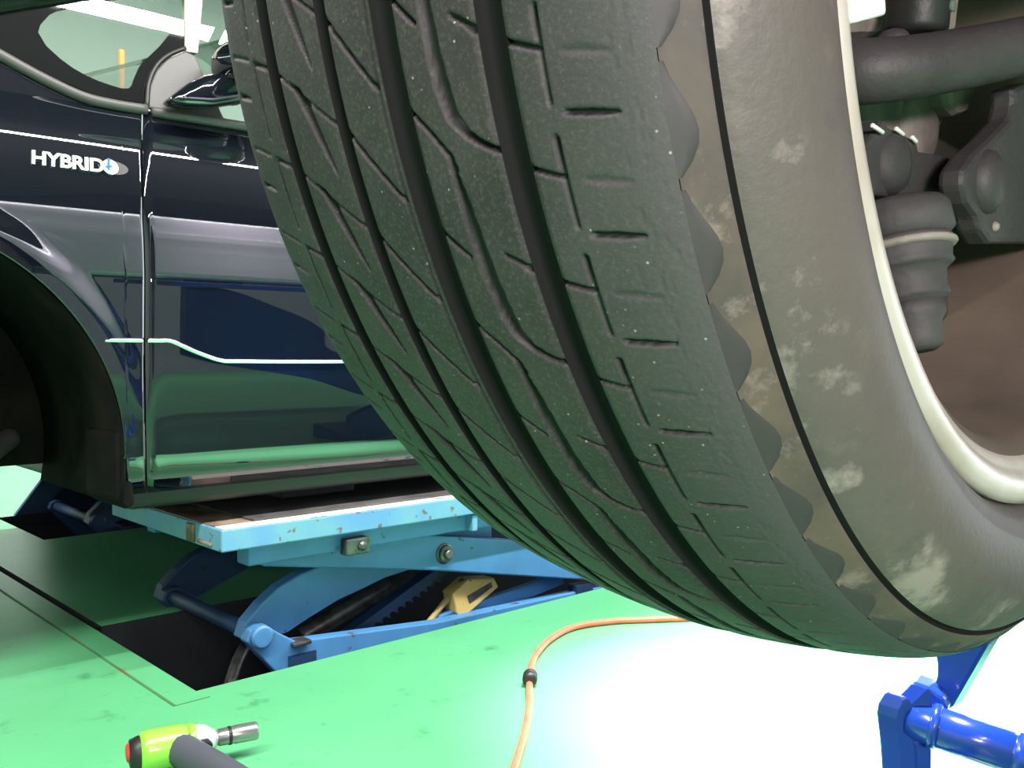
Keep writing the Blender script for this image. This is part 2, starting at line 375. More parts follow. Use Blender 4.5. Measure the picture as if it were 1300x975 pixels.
ps = np.array([0, .025, .0457, .065, .0786, .088, .0953, .100, .104])
pr = np.array([.3258, .3249, .3225, .3200, .3174, .3147, .3115, .3078, .3035])
def rprof(s):                                               # tread radius by offset (smooth)
    x = np.abs(np.asarray(s, float)); xs = np.linspace(0, .106, 400)
    cs = np.polynomial.polynomial.polyfit(ps**2, pr, 5)
    return np.polynomial.polynomial.polyval(x**2, cs)
PITCH = 6.0
MMD = 325.*PI/180.                                           # mm of arc in one degree
def stroke(s, ph, pts, period, depth, wall=.45, out=None):
    """depth field of a chain of capsules (s mm, phi deg, width mm), repeated round the tyre"""
    D = np.zeros(np.broadcast(s, ph).shape)
    phm = np.mean([p[1] for p in pts]); q = (ph - phm + period/2) % period - period/2 + phm
    for sh in (0,) if max(p[1] for p in pts) - min(p[1] for p in pts) < period*.45 else (-period, 0, period):
        for (s0, f0, w0), (s1, f1, w1) in zip(pts[:-1], pts[1:]):
            ds, df = s1 - s0, (f1 - f0)*MMD; l2 = ds*ds + df*df
            a = s - s0; b = (q + sh - f0)*MMD
            t = np.clip((a*ds + b*df)/l2, 0, 1)
            d = np.hypot(a - t*ds, b - t*df) - (w0 + (w1 - w0)*t)/2
            D = np.maximum(D, depth*(1 - sst(-wall, wall, d)))
    return D
fine = np.radians(np.arange(-2, 112, .115)); coarse = np.radians(np.arange(112, 358, .6))
PH = np.concatenate([fine, coarse]); PHD = np.degrees(PH)
cracks = []
for _ in range(380):
    f = rng.uniform(0, 108); s0 = rng.normal(90.5, 3.2); L = rng.uniform(2.5, 9)
    if 83 < s0 < 101: cracks.append((s0, f, L, rng.uniform(.15, .4), rng.uniform(.2, .5)))
def depth(s, ph, rib):
    st = lambda pts, per, d, w=.45: stroke(s, ph, pts, per, d, w)
    D = np.zeros(np.broadcast(s, ph).shape); mx = np.maximum
    if rib == 'inner':
        D = mx(D, st([(68.4, 27.7, 1.3), (68.7, 32.1, 1.1)], 6, 3.2))
        D = mx(D, st([(57.5, 28.9, 1.3), (68.4, 29.6, 1.1)], 6, 2.2))
        D = mx(D, st([(72.8, 32.6, 1.3), (80, 32.8, 1.7), (87, 33.0, .7)], 6, 2.2, .6))
        D = mx(D, st([(75, 29.85, 1.0), (80, 30.0, 2.0), (87, 30.3, .6)], 6, .7, 1.0))
        for s0, f, L, wd, dp in cracks:
            j = np.where(abs(PHD - f) < 3)[0]; i = np.where(abs(s[0] - s0) < 3)[0]
            if len(j) and len(i):
                a = s[:, i] - s0; b = (ph[j] - f)*MMD; a = a - b*.08
                d = np.hypot(a, np.maximum(abs(b) - L/2, 0)) - wd/2
                D[np.ix_(j, i)] = mx(D[np.ix_(j, i)], dp*(1 - sst(-.35, .35, d)))
    elif rib == 'mid_in':
        D = mx(D, st([(19, 31.15, 1.3), (24.9, 32.3, 1.2), (30.9, 33.75, 1.6), (31.4, 34.4, 2.2)], 12, 2.6))
        D = mx(D, st([(30.6, 33.8, 1.0), (31.6, 36, 3.4), (32.3, 38, 4.2), (32.7, 40.5, 4.5), (33.8, 42.5, 4.7), (35.2, 43.8, 4.0), (39.2, 44.8, 2.2), (44, 45.4, 1.6), (49.5, 45.9, 1.2)], 12, 3.6, .6))
        D = mx(D, st([(19, 25.6, 1.4), (27.4, 27.1, 1.2)], 12, 2.6))
        D = mx(D, st([(41.2, 27.2, 1.2), (46, 27.7, 1.4), (48.4, 28.1, 2.2)], 12, 2.0))
        D = mx(D, .35*sst(47.3, 49.5, s))
    elif rib == 'centre':
        D = mx(D, st([(-12.5, 25.6, 1.5), (6.9, 29.7, 1.2)], 6, 3.0))
        D = mx(D, .7*sst(7.2, 7.9, s))
        D = mx(D, st([(7.3, 24, .8), (7.5, 27, .8), (7.3, 30, .8)], 6, 1.0, .3))
    elif rib == 'mid_out':
        D = mx(D, st([(-49, 27.65, 1.0), (-18, 31.1, 1.0)], 6, 1.8))
        D = mx(D, st([(-41, 28.4, .8), (-37, 29.0, 3.0), (-33.3, 30.1, 4.6), (-29, 32, 3.2), (-25.3, 33.8, .7)], 6, 3.6, .6))
    else:
        D = mx(D, st([(-67, 26.6, 1.2), (-67.5, 31.1, 1.2)], 6, 3.0))
        D = mx(D, st([(-66.6, 26.5, 1.3), (-56.5, 27.1, 1.2)], 6, 2.0))
        D = mx(D, st([(-87, 28.1, 1.7), (-77, 28.5, 1.2)], 6, 2.0))
        D = mx(D, st([(-86, 25.6, 1.2), (-71, 26.2, 1.0)], 6, 1.0))
    return D
def tread_strip(s0, s1, rib):
    s = np.linspace(s0, s1, max(6, int((s1 - s0)/.62) + 1))[None, :]; ph = PHD[:, None]
    D = depth(s, ph, rib) if rib else np.zeros((len(PH), s.shape[1]))
    r = rprof(s/1000) - D/1000
    # slightly rounded rib edges
    if rib in ('mid_in', 'centre', 'mid_out', 'inner', 'outer'):
        lo = rib != 'outer'; hi = rib != 'inner'
        if lo: r -= .0007*(1 - sst(0, 1.6, s - s0))
        if hi: r -= .0007*(1 - sst(0, 1.6, s1 - s))
    V = np.stack([r*np.cos(PH)[:, None], r*np.sin(PH)[:, None], np.broadcast_to(s/1000, r.shape)], -1)
    shade_mask = sst(.55, 1.25, D).astype(np.float32)
    return V.reshape(-1, 3), grid_faces(len(PH), s.shape[1], True), shade_mask.ravel()
def revolve(prof, ph=None):                                  # prof rows (s, r)
    ph = np.radians(np.arange(0, 360, 1.0)) if ph is None else ph
    P = np.array(prof); V = np.stack([P[None, :, 1]*np.cos(ph)[:, None], P[None, :, 1]*np.sin(ph)[:, None], np.broadcast_to(P[None, :, 0], (len(ph), len(P)))], -1)
    return V.reshape(-1, 3), grid_faces(len(ph), len(P), True)
GR = [(-57, -49), (-18.2, -12), (9.8, 19.4), (49.4, 58.4)]
# carcass: groove walls and floors + both sidewalls
parts = []; k0 = 0; Vs = []; Fs = []
for g0, g1 in GR:
    dd = .0058
    prof = [(g0/1000, float(rprof(g0/1000)) - .0007), (g0/1000 + .0002, float(rprof(g0/1000)) - .0022), (g0/1000 + .0009, float(rprof(g0/1000)) - dd), ((g0 + g1)/2000, float(rprof(g0/1000)) - dd - .0003), (g1/1000 - .0009, float(rprof(g1/1000)) - dd), (g1/1000 - .0002, float(rprof(g1/1000)) - .0022), (g1/1000, float(rprof(g1/1000)) - .0007)]
    V, F = revolve(prof, PH); Vs.append(V); Fs.append(F + k0); k0 += len(V)
tyre = obj('tyre', (np.concatenate(Vs), np.concatenate(Fs)), M_GROOVE, wheel, False, local=True, label='black rubber tyre worn bare on its inner shoulder')
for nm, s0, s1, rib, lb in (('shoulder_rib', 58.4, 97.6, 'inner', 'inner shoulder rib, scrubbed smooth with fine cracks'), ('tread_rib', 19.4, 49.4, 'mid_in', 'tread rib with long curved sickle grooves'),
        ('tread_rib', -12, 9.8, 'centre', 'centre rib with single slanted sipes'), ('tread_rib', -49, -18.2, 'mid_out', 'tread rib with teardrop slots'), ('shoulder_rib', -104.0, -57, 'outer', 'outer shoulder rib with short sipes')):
    V_, F_, shade_mask = tread_strip(s0, s1, rib)
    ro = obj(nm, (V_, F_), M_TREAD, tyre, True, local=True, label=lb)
    ro.data.attributes.new('slot_shade', 'FLOAT', 'POINT').data.foreach_set('value', shade_mask)      # mask by slot depth, paints the shade inside the slots
rs = float(rprof(.0976))
butt = [(.0976, rs - .0004), (.0980, rs - .0016), (.1010, float(rprof(.101)) - .0012), (.1040, .3027), (.1056, .3010), (.1058, .3004)]
obj('buttress', revolve(butt), tyre_mat('muddy_buttress_rubber', 'mud'), tyre, True, local=True, label='brown mud streaked band between tread edge and sidewall')
obj('rim_line', revolve([(.1058, .3004), (.1046, .2999), (.1036, .2996), (.1034, .2990), (.1040, .2984), (.1066, .2981)]), M_GROOVE, tyre, False, local=True, label='dark recessed line round the sidewall')  # shade in this recess comes from the near-black groove colour
M_FACET = mat('scuffed_rubber', (.034, .029, .031), .6)
# dark lens-shaped facets along the worn tread edge
fa = np.linspace(0, 1, 9); fw_ = .0046*np.sin(PI*np.clip(fa, 0, 1)**1.5)**.9 + .0002
V = []
for t, wd in zip(fa, fw_):
    p_ = math.radians(1.2 + 5.4*t)
    for s_, up_ in ((.0975, .0003), (.0976 + wd*.5, .0005), (.0976 + wd, .0004), (.0976 + wd + .0003, -.0006)):
        r_ = float(np.interp(s_, [b_[0] for b_ in butt], [b_[1] for b_ in butt])) + up_
        V.append((r_*math.cos(p_), r_*math.sin(p_), s_))
fmesh = None
for k in range(60):
    if fmesh is None:
        fo = obj('edge_facet', (np.array(V), grid_faces(9, 4)), M_FACET, tyre, False, local=True); fmesh = fo.data
    else:
        fo = bpy.data.objects.new('edge_facet', fmesh); COL.objects.link(fo); fo.parent = tyre
    fo.rotation_euler = (0, 0, math.radians(6*k))
side = [(.1066, .2981), (.1075, .2974), (.1092, .2960), (.1108, .2940), (.1150, .2880), (.1186, .2812), (.1206, .2745), (.1212, .2690), (.1206, .2625), (.1188, .2570), (.1180, .2555), (.1172, .2548), (.1150, .2500), (.1120, .2462), (.1075, .2440), (.100, .2400)]
obj('sidewall', revolve(side), M_SIDE, tyre, True, local=True, label='dusty brown grey inner sidewall with a stepped rim line')
so_ = [(-.1040, float(rprof(.104))), (-.1075, .2990), (-.1150, .2890), (-.1206, .2755), (-.1212, .2690), (-.1188, .2570), (-.1120, .2462), (-.1075, .2440), (-.100, .2400)]
obj('sidewall', revolve(so_[::-1]), M_SIDE, tyre, True, local=True, label='outer sidewall')
# rim
lip = [(.100, .2385), (.1055, .2425), (.1085, .2422), (.1104, .2395), (.1108, .2350), (.1095, .2310), (.1068, .2283), (.1050, .2262), (.1043, .2240), (.1015, .2215)]
barrel = [(.1015, .2215), (.098, .2165), (.090, .2130), (.072, .2100), (.068, .2085), (.030, .2060), (.026, .2040), (-.02, .2010), (-.055, .1990), (-.085, .2030), (-.098, .2160), (-.104, .2240), (-.1085, .2300), (-.1095, .2380), (-.1055, .2425), (-.100, .2385)]
rim = obj('rim', revolve(barrel[::-1]), M_BARREL, wheel, True, local=True, label='alloy rim barrel brown with brake dust')
obj('rim_lip', revolve(lip[::-1]), M_ALLOY, rim, True, local=True, label='bright worn inner rim lip')
# spoked face at the outer side
def disc(sa, sb, r0, r1): return revolve([(sa, r0), (sa, r1), (sb, r1), (sb, r0), (sa, r0)])
obj('wheel_centre', disc(-.088, -.048, .0, .075), M_BARREL, rim, False, local=True)
for k in range(10):
    a = 2*PI*k/10 + .2; c, s_ = math.cos(a), math.sin(a); P = []
    for zz in (-.092, -.052):
        for r_, hw in ((.06, .022), (.205, .030)):
            for sg in (-1, 1): P.append((r_*c - sg*hw*s_, r_*s_ + sg*hw*c, zz - (.004 if r_ > .1 else 0)))
    q = [P[0], P[1], P[3], P[2], P[4], P[5], P[7], P[6]]
    obj('spoke', bev(hexa(q), .006), M_BARREL, rim, False, local=True)
# balance weights on the lip
def arcbox(s0, s1, r0, r1, f0, f1):
    f = np.radians(np.linspace(f0, f1, 10)); V = []
    for t in f:
        for s_, r_ in ((s0, r0), (s1, r0), (s1, r1), (s0, r1)): V.append((r_*math.cos(t), r_*math.sin(t), s_))
    F = [(i*4 + k, i*4 + (k + 1) % 4, i*4 + 4 + (k + 1) % 4, i*4 + 4 + k) for i in range(9) for k in range(4)] + [(3, 2, 1, 0), (36, 37, 38, 39)]
    return bev((np.array(V), F), .0015)
obj('balance_weight', arcbox(.093, .1078, .2010, .2225, 9.0, 19.6), M_WEIGHT, rim, True, local=True, label='white clip-on balance weight')

# ------------------------------------------------------------------ silver car (above the worn wheel), its suspension is what the rim frames
SX0 = .474                                                     # its axle position along the bay
def side_profile(z, zs):                                       # outline of a car side: outward offset by height (z relative to sill at .311)
    zz = np.array([.300, .315, .335, .365, .45, .52, .575, .60, .68, .735, .78, .82, .855, .88, .895, .905, .918, .940, .975])
    oo = np.array([-.065, -.040, -.018, -.009, -.003, 0, .001, .002, .006, .0045, -.0005, -.009, -.0195, -.0295, -.035, -.040, -.048, -.063, -.092])
    from_ = np.interp(z - zs, np.linspace(.30, .975, 200), _smooth(zz, oo)); return from_
def _smooth(zz, oo):
    g = np.linspace(.30, .975, 200); y = np.interp(g, zz, oo); k = np.ones(9)/9
    return np.convolve(np.pad(y, 4, mode='edge'), k, 'valid')
def body_side(Xs, N0, out, zs, axle, r_arch=.373, ztop=.972, flare=True, nv=90, zlow=.300, z_axle=.38, gap_rake=0.):
    """sheet of car side; Xs columns, `out` +1/-1 outward sense along N"""
    V = []
    for X in Xs:
        zb = zlow
        for ax in axle:
            dx = abs(X - ax)
            if dx < r_arch: zb = max(zb, z_axle + math.sqrt(max(r_arch**2 - dx**2, 0)))
        z = np.linspace(zb, ztop, nv) + zs
        o = side_profile(z, zs)
        if flare:
            for ax in axle:
                r = np.hypot(X - ax, z - zs - z_axle)
                o = o + .006*(1 - sst(.392, .436, r))*(z - zs > .33)
        o = o - .05*np.clip((axle[0] - X)/.8, 0, 1)**2
        sh_ = gap_rake*(sst(.42, .60, X) - sst(.65, 1.2, X))
        V.append(cf(X - sh_*np.minimum(o, 0), N0 + out*o, z))
    return np.concatenate(V), grid_faces(len(Xs), nv)
def flip(VF): return VF[0], VF[1][:, ::-1] if isinstance(VF[1], np.ndarray) else [f[::-1] for f in VF[1]]
archX = lambda c, r, a0, a1, n: list(c + r*np.sin(np.radians(np.linspace(a0, a1, n))))

scar = empty('car', cp(SX0 + 1.3, .5, .72), 'silver car raised over the worn wheel, its dusty suspension showing inside the rim', 'car')
ZS = .42                                                      # raised by this much against the black car
SN = -.405
xs = sorted(set(archX(SX0, .373, -52, 89.9, 36) + list(np.arange(.87, 2.75, .06)) + archX(SX0 + 2.7, .373, -89.9, 89.9, 30) + [3.6, 3.7, 3.8, 3.9]))
obj('body_side', body_side(xs, SN, -1, ZS, [SX0, SX0 + 2.7]), M_SILVER, scar, True, solid=-.004)
obj('body_side', body_side(xs, SN + 1.74, 1, ZS, [SX0, SX0 + 2.7]), M_SILVER, scar, True, solid=.004)
# greenhouse
def loft(rings):
    n = len(rings[0]); return np.concatenate([np.array(r) for r in rings]), [(i*n + k, i*n + k + 1, (i + 1)*n + k + 1, (i + 1)*n + k) for i in range(len(rings) - 1) for k in range(n - 1)]
zb = .972 + ZS
obj('window_band', loft([[cp(.55, SN + .09, zb), cp(1.1, SN + .09, zb), cp(2.9, SN + .09, zb), cp(3.6, SN + .09, zb)], [cp(1.25, SN + .25, zb + .42), cp(1.5, SN + .25, zb + .44), cp(2.7, SN + .25, zb + .44), cp(3.2, SN + .27, zb + .38)]]), M_DARKGLASS, scar)
obj('window_band', loft([[cp(.55, SN + 1.65, zb), cp(1.1, SN + 1.65, zb), cp(2.9, SN + 1.65, zb), cp(3.6, SN + 1.65, zb)], [cp(1.25, SN + 1.49, zb + .42), cp(1.5, SN + 1.49, zb + .44), cp(2.7, SN + 1.49, zb + .44), cp(3.2, SN + 1.47, zb + .38)]]), M_DARKGLASS, scar)
obj('roof', loft([[cp(x, SN + .24, zb + .44 + d), cp(x, SN + .5, zb + .475 + d), cp(x, SN + 1.24, zb + .475 + d), cp(x, SN + 1.5, zb + .44 + d)] for x, d in ((1.25, -.02), (1.6, .0), (2.4, .01), (3.2, -.05))]), M_DARKGLASS, scar, True, solid=.01)
obj('bonnet', loft([[cp(x, SN + .09, z), cp(x, SN + .4, z + .05), cp(x, SN + 1.34, z + .05), cp(x, SN + 1.65, z)] for x, z in ((.16, zb - .035), (.35, zb - .015), (.55, zb))]), M_SILVER, scar, True, solid=.01)
obj('windscreen', loft([[cp(.55, SN + .09, zb), cp(.45, SN + .87, zb + .05), cp(.55, SN + 1.65, zb)], [cp(1.25, SN + .25, zb + .43), cp(1.2, SN + .87, zb + .46), cp(1.25, SN + 1.49, zb + .43)]]), M_DARKGLASS, scar)
obj('tailgate', loft([[cp(3.2, SN + .25, zb + .38), cp(3.2, SN + 1.5, zb + .38)], [cp(3.75, SN + .1, zb), cp(3.75, SN + 1.64, zb)], [cp(3.9, SN + .05, .75), cp(3.9, SN + 1.69, .75)]]), M_SILVER, scar)
obj('underbody', bbox(1.0, 3.85, SN + .12, SN + 1.62, .745, .80, .01), M_TRIM, scar)
# inner wing (wheel housing) above and inboard of the wheel
def arch_liner(xc, zc, r, n0, n1, a0, a1, nseg=28):
    V = []
    for t in np.radians(np.linspace(a0, a1, nseg)):
        for n in np.linspace(n0, n1, 4): V.append(cp(xc + r*math.cos(t), n, zc + r*math.sin(t)))
    return np.array(V), grid_faces(nseg, 4)
obj('wheel_arch_liner', join(arch_liner(SX0, .38 + ZS + .02, .365, SN + .02, SN + .40, -4, 184), (np.array([cp(SX0 - .42, SN + .42, .80), cp(SX0 + .42, SN + .42, .80), cp(SX0 + .42, SN + .42, 1.2), cp(SX0 - .42, SN + .42, 1.2)]), [(0, 1, 2, 3)])), M_LINER, scar, False)
# suspension, laid out in the wheel's own frame (s inboard, u towards the front, v up)
def plate(pts, th, m, nm, par, b=.004, **k): return obj(nm, gprism([wl(*p) for p in pts], AX*th, b), m, par, **k)
arm = catmull([wl(.008, .030, -.040), wl(.012, .0339, -.0389), wl(.03, .0375, -.0420), wl(.05, .0131, -.0367), wl(.075, -.0403, -.0201), wl(.105, -.115, .006)], 8)
aw = np.linspace(0, 1, len(arm)); arad = np.stack([.0150 + 0*aw, .0168 - .0030*aw], 1)
obj('lower_arm', sweep(arm, arad, 20), M_ARM, scar, True, label='thick dark control arm crossing the rim opening')
def knob(c, d, prof, m, nm, par=scar, **k): return obj(nm, lathe(c, d, prof, 28), m, par, True, **k)
kn = plate([(.012, .0700, -.0600), (.012, .0700, -.0250), (.012, -.0304, -.0200), (.012, -.1117, -.0146), (.012, -.1217, -.0242), (.012, -.1162, -.0356), (.012, -.1053, -.0445), (.012, -.0762, -.0672), (.012, -.0469, -.0757), (.012, -.0092, -.0911), (.012, .0264, -.1000), (.012, .0700, -.1000)], -.024, M_CAST, 'steering_knuckle', scar, .007, label='pale dusty cast steering knuckle')
plate([(.030, -.0628, -.0265), (.030, -.1056, -.0175), (.030, -.1169, -.0238), (.030, -.1079, -.0309), (.030, -.0990, -.0371), (.030, -.0849, -.0413), (.030, -.0702, -.0391)], -.018, M_CAST, 'knuckle_lug', kn, .005)
obj('knuckle_boss', lathe(wl(.0, -.070, -.048), AX, [(0, .024), (.012, .024), (.016, .021), (.019, .010)], 24), M_CAST, kn, True)
obj('brake_disc', lathe(wl(-.034, 0, 0), AX, [(0, .03), (0, .148), (.020, .148), (.020, .07), (.03, .07), (.03, .03)], 64), M_TRIM, scar, False, label='dark brake disc behind the knuckle')
tr = plate([(.035, .0700, -.0840), (.035, .0468, -.0800), (.035, .0355, -.0724), (.035, .0246, -.0624), (.035, .0205, -.0655), (.035, -.0003, -.0660), (.035, -.0164, -.0675), (.035, -.0192, -.0719), (.035, -.0531, -.0690), (.035, -.0787, -.0689), (.035, -.0923, -.0759), (.035, -.0995, -.0864), (.035, -.0907, -.0928), (.035, -.0805, -.0908), (.035, -.0511, -.0889), (.035, -.0055, -.0979), (.035, .0700, -.1040)], -.030, M_BOOT, 'tie_rod_end', scar, .007, label='tie rod end, dark and dusty')
obj('tie_rod_boss', lathe(wl(.012, .012, -.083), AX, [(0, .016), (.022, .016), (.027, .013), (.029, .006)], 24), M_BOOT, tr, True)
for (u_, v_), l_ in (((.0429, -.0690), .012), ((.0165, -.0662), .009), ((-.0029, -.0673), .006)):
    o0 = wl(.037, u_, v_); obj('split_pin', rod(o0, o0 - WU*l_ - WV*.0015, .0011, 8), M_WEIGHT, tr, True)
# heavy cast arm end at the right
ra = plate([(.060, -.0155, -.0838), (.060, -.0289, -.0740), (.060, -.0520, -.0625), (.060, -.0774, -.0479), (.060, -.0816, -.0379), (.060, -.0776, -.0318), (.060, -.0921, -.0261), (.060, -.1543, -.0115), (.060, -.1799, -.1076), (.060, -.0589, -.1172), (.060, -.0434, -.1115), (.060, -.0400, -.1060), (.060, -.0230, -.0998), (.060, -.0149, -.0916)], -.014, M_ARM, 'arm_casting', scar, .010, label='heavy dark cast arm end with a flat lower edge')
obj('arm_bush', lathe(wl(.044, -.047, -.086), AX - WU*.1, [(0, .016), (.014, .0175), (.019, .016), (.023, .010)], 24), M_ARM, ra, True)
obj('arm_bolt', lathe(wl(.058, -.062, -.108), AX, [(0, .0028), (.003, .0028), (.0045, .0015)], 12), M_CAST, ra, True)
# ball joint with stacked rubber bellows under the tie rod end
b0 = wl(0.036, 0.0122, -0.1038); b1 = wl(0.054, 0.0143, -0.1716); bd = b1 - b0; BL = np.linalg.norm(bd); bd = bd/BL
jo = knob(b0, bd, [(BL*t, r) for t, r in ((0, .021), (.015, .0240), (.06, .0262), (.22, .0268), (.255, .0240), (.28, .0230))], M_BOOT, 'ball_joint', label='ball joint with ridged rubber bellows')
obj('bellows', lathe(b0 + bd*BL*.27, bd, [(BL*t, r) for t, r in ((0, .0235), (.02, .0250), (.045, .0255), (.07, .0238), (.16, .0228), (.19, .0236), (.215, .0215), (.24, .0190), (.36, .0182), (.40, .0190), (.43, .0182), (.45, .0140), (.47, .0140))], 28), M_BOOT, jo, True)
obj('boot_ring', lathe(b0 + bd*BL*.30, bd, [(0, .0250), (.0012, .0264), (.0026, .0264), (.0038, .0250)], 28), M_CAST, jo, True)
obj('stud', lathe(b0 + bd*BL*.72, bd, [(0, .0150), (.006, .0155), (.010, .0130), (.018, .0125), (.022, .0115), (.024, .0080), (.0235, .004)], 24), M_BOOT, jo, True)
plate([(.030, -.0637, -.1165), (.030, -.0817, -.1195), (.030, -.0862, -.1306), (.030, -.0909, -.1556), (.030, -.0834, -.1603), (.030, -.0661, -.1616), (.030, -.0416, -.1482), (.030, -.0328, -.1274)], -.012, M_ARM, 'joint_bracket', scar, .004)
# strut, caliper and bracket above the arm
st_ = obj('strut', rod(wl(.040, .0075, -.020), wl(.050, .018, .22), .0150, 24), M_TRIM, scar, True, label='black damper strut')
obj('strut_slot', lathe(wl(.0545, .0050, -.0080), AX, [(0, .0028), (.002, .0030), (.0025, .0020)], 14), M_SEAT, st_, True)
plate([(.020, .0700, .0200), (.020, .0700, -.0300), (.020, .0346, -.0225), (.020, -.0052, -.0131), (.020, -.0100, .0200), (.020, -.0053, .0500), (.020, .0700, .0600)], -.026, M_CAST, 'brake_caliper', scar, .007, label='pale dusty brake caliper')
plate([(.030, -.0405, .0339), (.030, -.0454, -.0060), (.030, -.0701, .0020), (.030, -.0749, .0400)], -.012, M_CAST, 'caliper_bracket', scar, .003)
obj('arm_nut', lathe(wl(.034, .0185, -.0262), WV, [(0, .0085), (.003, .0085), (.0065, .0060), (.008, .002)], 16), M_ARM, scar, True)
obj('drive_shaft', sweep([wl(.0, 0, .025), wl(.1, 0, .04), wl(.5, -.05, .09)], .013, 16), M_TRIM, scar, True)
# lift under the silver car, beyond the frame
SLN = .37
sl = empty('scissor_lift', cp(2.0, -.2, 0), 'blue scissor lift carrying the silver car at the far end', 'car lift')
obj('platform', bbox(1.15, 2.7, SLN - .78, SLN - .30, .64, .69, .006), M_DEEPBLUE, sl)
obj('scissor_arm', prism([(1.20, .64), (1.30, .64), (2.95, .12), (2.95, .02), (2.6, .06), (1.20, .50)], SLN - .75, SLN - .71), M_DEEPBLUE, sl)
obj('scissor_arm', prism([(1.85, .04), (1.95, .02), (2.68, .56), (2.68, .64), (2.5, .64), (1.85, .14)], SLN - .69, SLN - .65), M_DEEPBLUE, sl)
obj('base', bbox(1.9, 3.0, SLN - .78, SLN - .35, 0, .05, .004), M_DEEPBLUE, sl)
obj('sill_block', bbox(1.25, 1.4, -.34, -.24, .69, .725, .004), M_BLACK, sl)

# ------------------------------------------------------------------ black hybrid car
BN = -1.56
AXL = .207
bcar = empty('car', cp(1.5, -2.45, .30), 'glossy black hybrid car on the blue lift, front wheel taken off', 'car')
xf = sorted(set([-.60, -.5, -.4, -.3, -.22] + archX(AXL, .373, -89.9, 89.9, 90) + list(np.linspace(.582, .6122, 8))))
fender = obj('front_fender', body_side(xf, BN, 1, 0, [AXL], gap_rake=.42), M_PAINT, bcar, True, solid=.005)
def door_side(x0, x1, nx, zsill=.300):
    return body_side(list(np.linspace(x0, x1, nx)), BN, 1, 0, [AXL, AXL + 2.7], zlow=zsill, gap_rake=.42)
door = obj('front_door', door_side(.6148, 1.72, 60), M_PAINT, bcar, True, solid=.005)
obj('rear_door', door_side(1.7255, 2.50, 40), M_PAINT, bcar, True, solid=.005)
xq = sorted(set(list(np.linspace(2.5055, 2.53, 3)) + archX(AXL + 2.7, .373, -89.9, 89.9, 40) + [3.3, 3.4, 3.5, 3.6, 3.7]))
obj('rear_quarter', body_side(xq, BN, 1, 0, [AXL + 2.7]), M_PAINT, bcar, True, solid=.005)
xa = sorted(set([-.60, -.4, -.2] + archX(AXL, .373, -89.9, 89.9, 40) + list(np.arange(.6, 2.5, .1)) + archX(AXL + 2.7, .373, -89.9, 89.9, 40) + [3.4, 3.6, 3.7]))
obj('body_side', flip(body_side(xa, BN - 1.76, -1, 0, [AXL, AXL + 2.7], nv=50)), M_PAINT, bcar, True, solid=.005)
# backing inside the door gaps, sill, underbody
obj('sill', bev(bbox(.60, 2.5, BN - .12, BN - .045, .285, .36), .012, 3), M_BLACK, bcar, True)
obj('door_pillar', bbox(.585, .645, BN - .10, BN - .055, .33, .90, .004), M_BLACK, bcar)
obj('underbody', bbox(.60, 2.5, BN - 1.64, BN - .12, .30, .34, .01), M_TRIM, bcar)
obj('front_bulkhead', bbox(.62, .70, BN - 1.66, BN - .11, .34, .93, .01), M_TRIM, bcar)
obj('wheel_arch_liner', arch_liner(AXL, .38, .372, BN - .004, BN - .42, -12, 190), M_LINER, bcar, True, label='dark felt wheel arch liner', solid=.004)
obj('inner_wing', join(bbox(-.2, .63, BN - .46, BN - .42, .335, .80)), M_LINER, bcar)
# mud flap corner behind the arch, and lower suspension in the empty arch
obj('mud_flap', bev(prism([(.570, .42), (.590, .42), (.600, .30), (.585, .292), (.568, .31)], BN - .16, BN - .012), .006), M_LINER, bcar)
obj('front_lower_arm', sweep(catmull([cp(.25, BN - .36, .335), cp(.36, BN - .30, .345), cp(.43, BN - .28, .37), cp(.50, BN - .33, .40)], 6), [.03]*5 + list(np.linspace(.03, .018, 14)), 14), M_ARM, bcar, True)
obj('front_hub', lathe(cp(AXL, BN - .26, .40), NN, [(0, .03), (0, .07), (.05, .075), (.09, .06), (.095, .135), (.115, .135), (.115, .07), (.15, .07), (.17, .03)], 32), M_ARM, bcar, True)
# bright crease highlight along fender and door, built as chrome strips
def strip(pts, half, thick, n_off=.004):
    P = catmull(pts, 6); V = []
    for x, z in P:
        n = BN + float(side_profile(np.array([z]), 0)[0])
        V += [cp(x, n - .004, z - half), cp(x, n + thick, z - half*.5), cp(x, n + thick*.7, z + half), cp(x, n - .004, z + half)]
    F = [(i*4 + k, i*4 + (k + 1) % 4, i*4 + 4 + (k + 1) % 4, i*4 + 4 + k) for i in range(len(P) - 1) for k in range(4)] + [(3, 2, 1, 0), tuple(len(V) - 4 + k for k in range(4))]
    return np.array(V), F
obj('door_crease_glint', strip([(.617, .572), (.640, .572), (.657, .571), (.70, .553), (.745, .5385), (.78, .5365), (.97, .5345), (1.4, .533), (1.715, .532)], .0042, .007), M_CHROME, door, True, label='thin bright strip for the crease highlight along the door')
obj('fender_crease_glint', strip([(.548, .572), (.58, .572), (.609, .572)], .0042, .007), M_CHROME, fender, True)
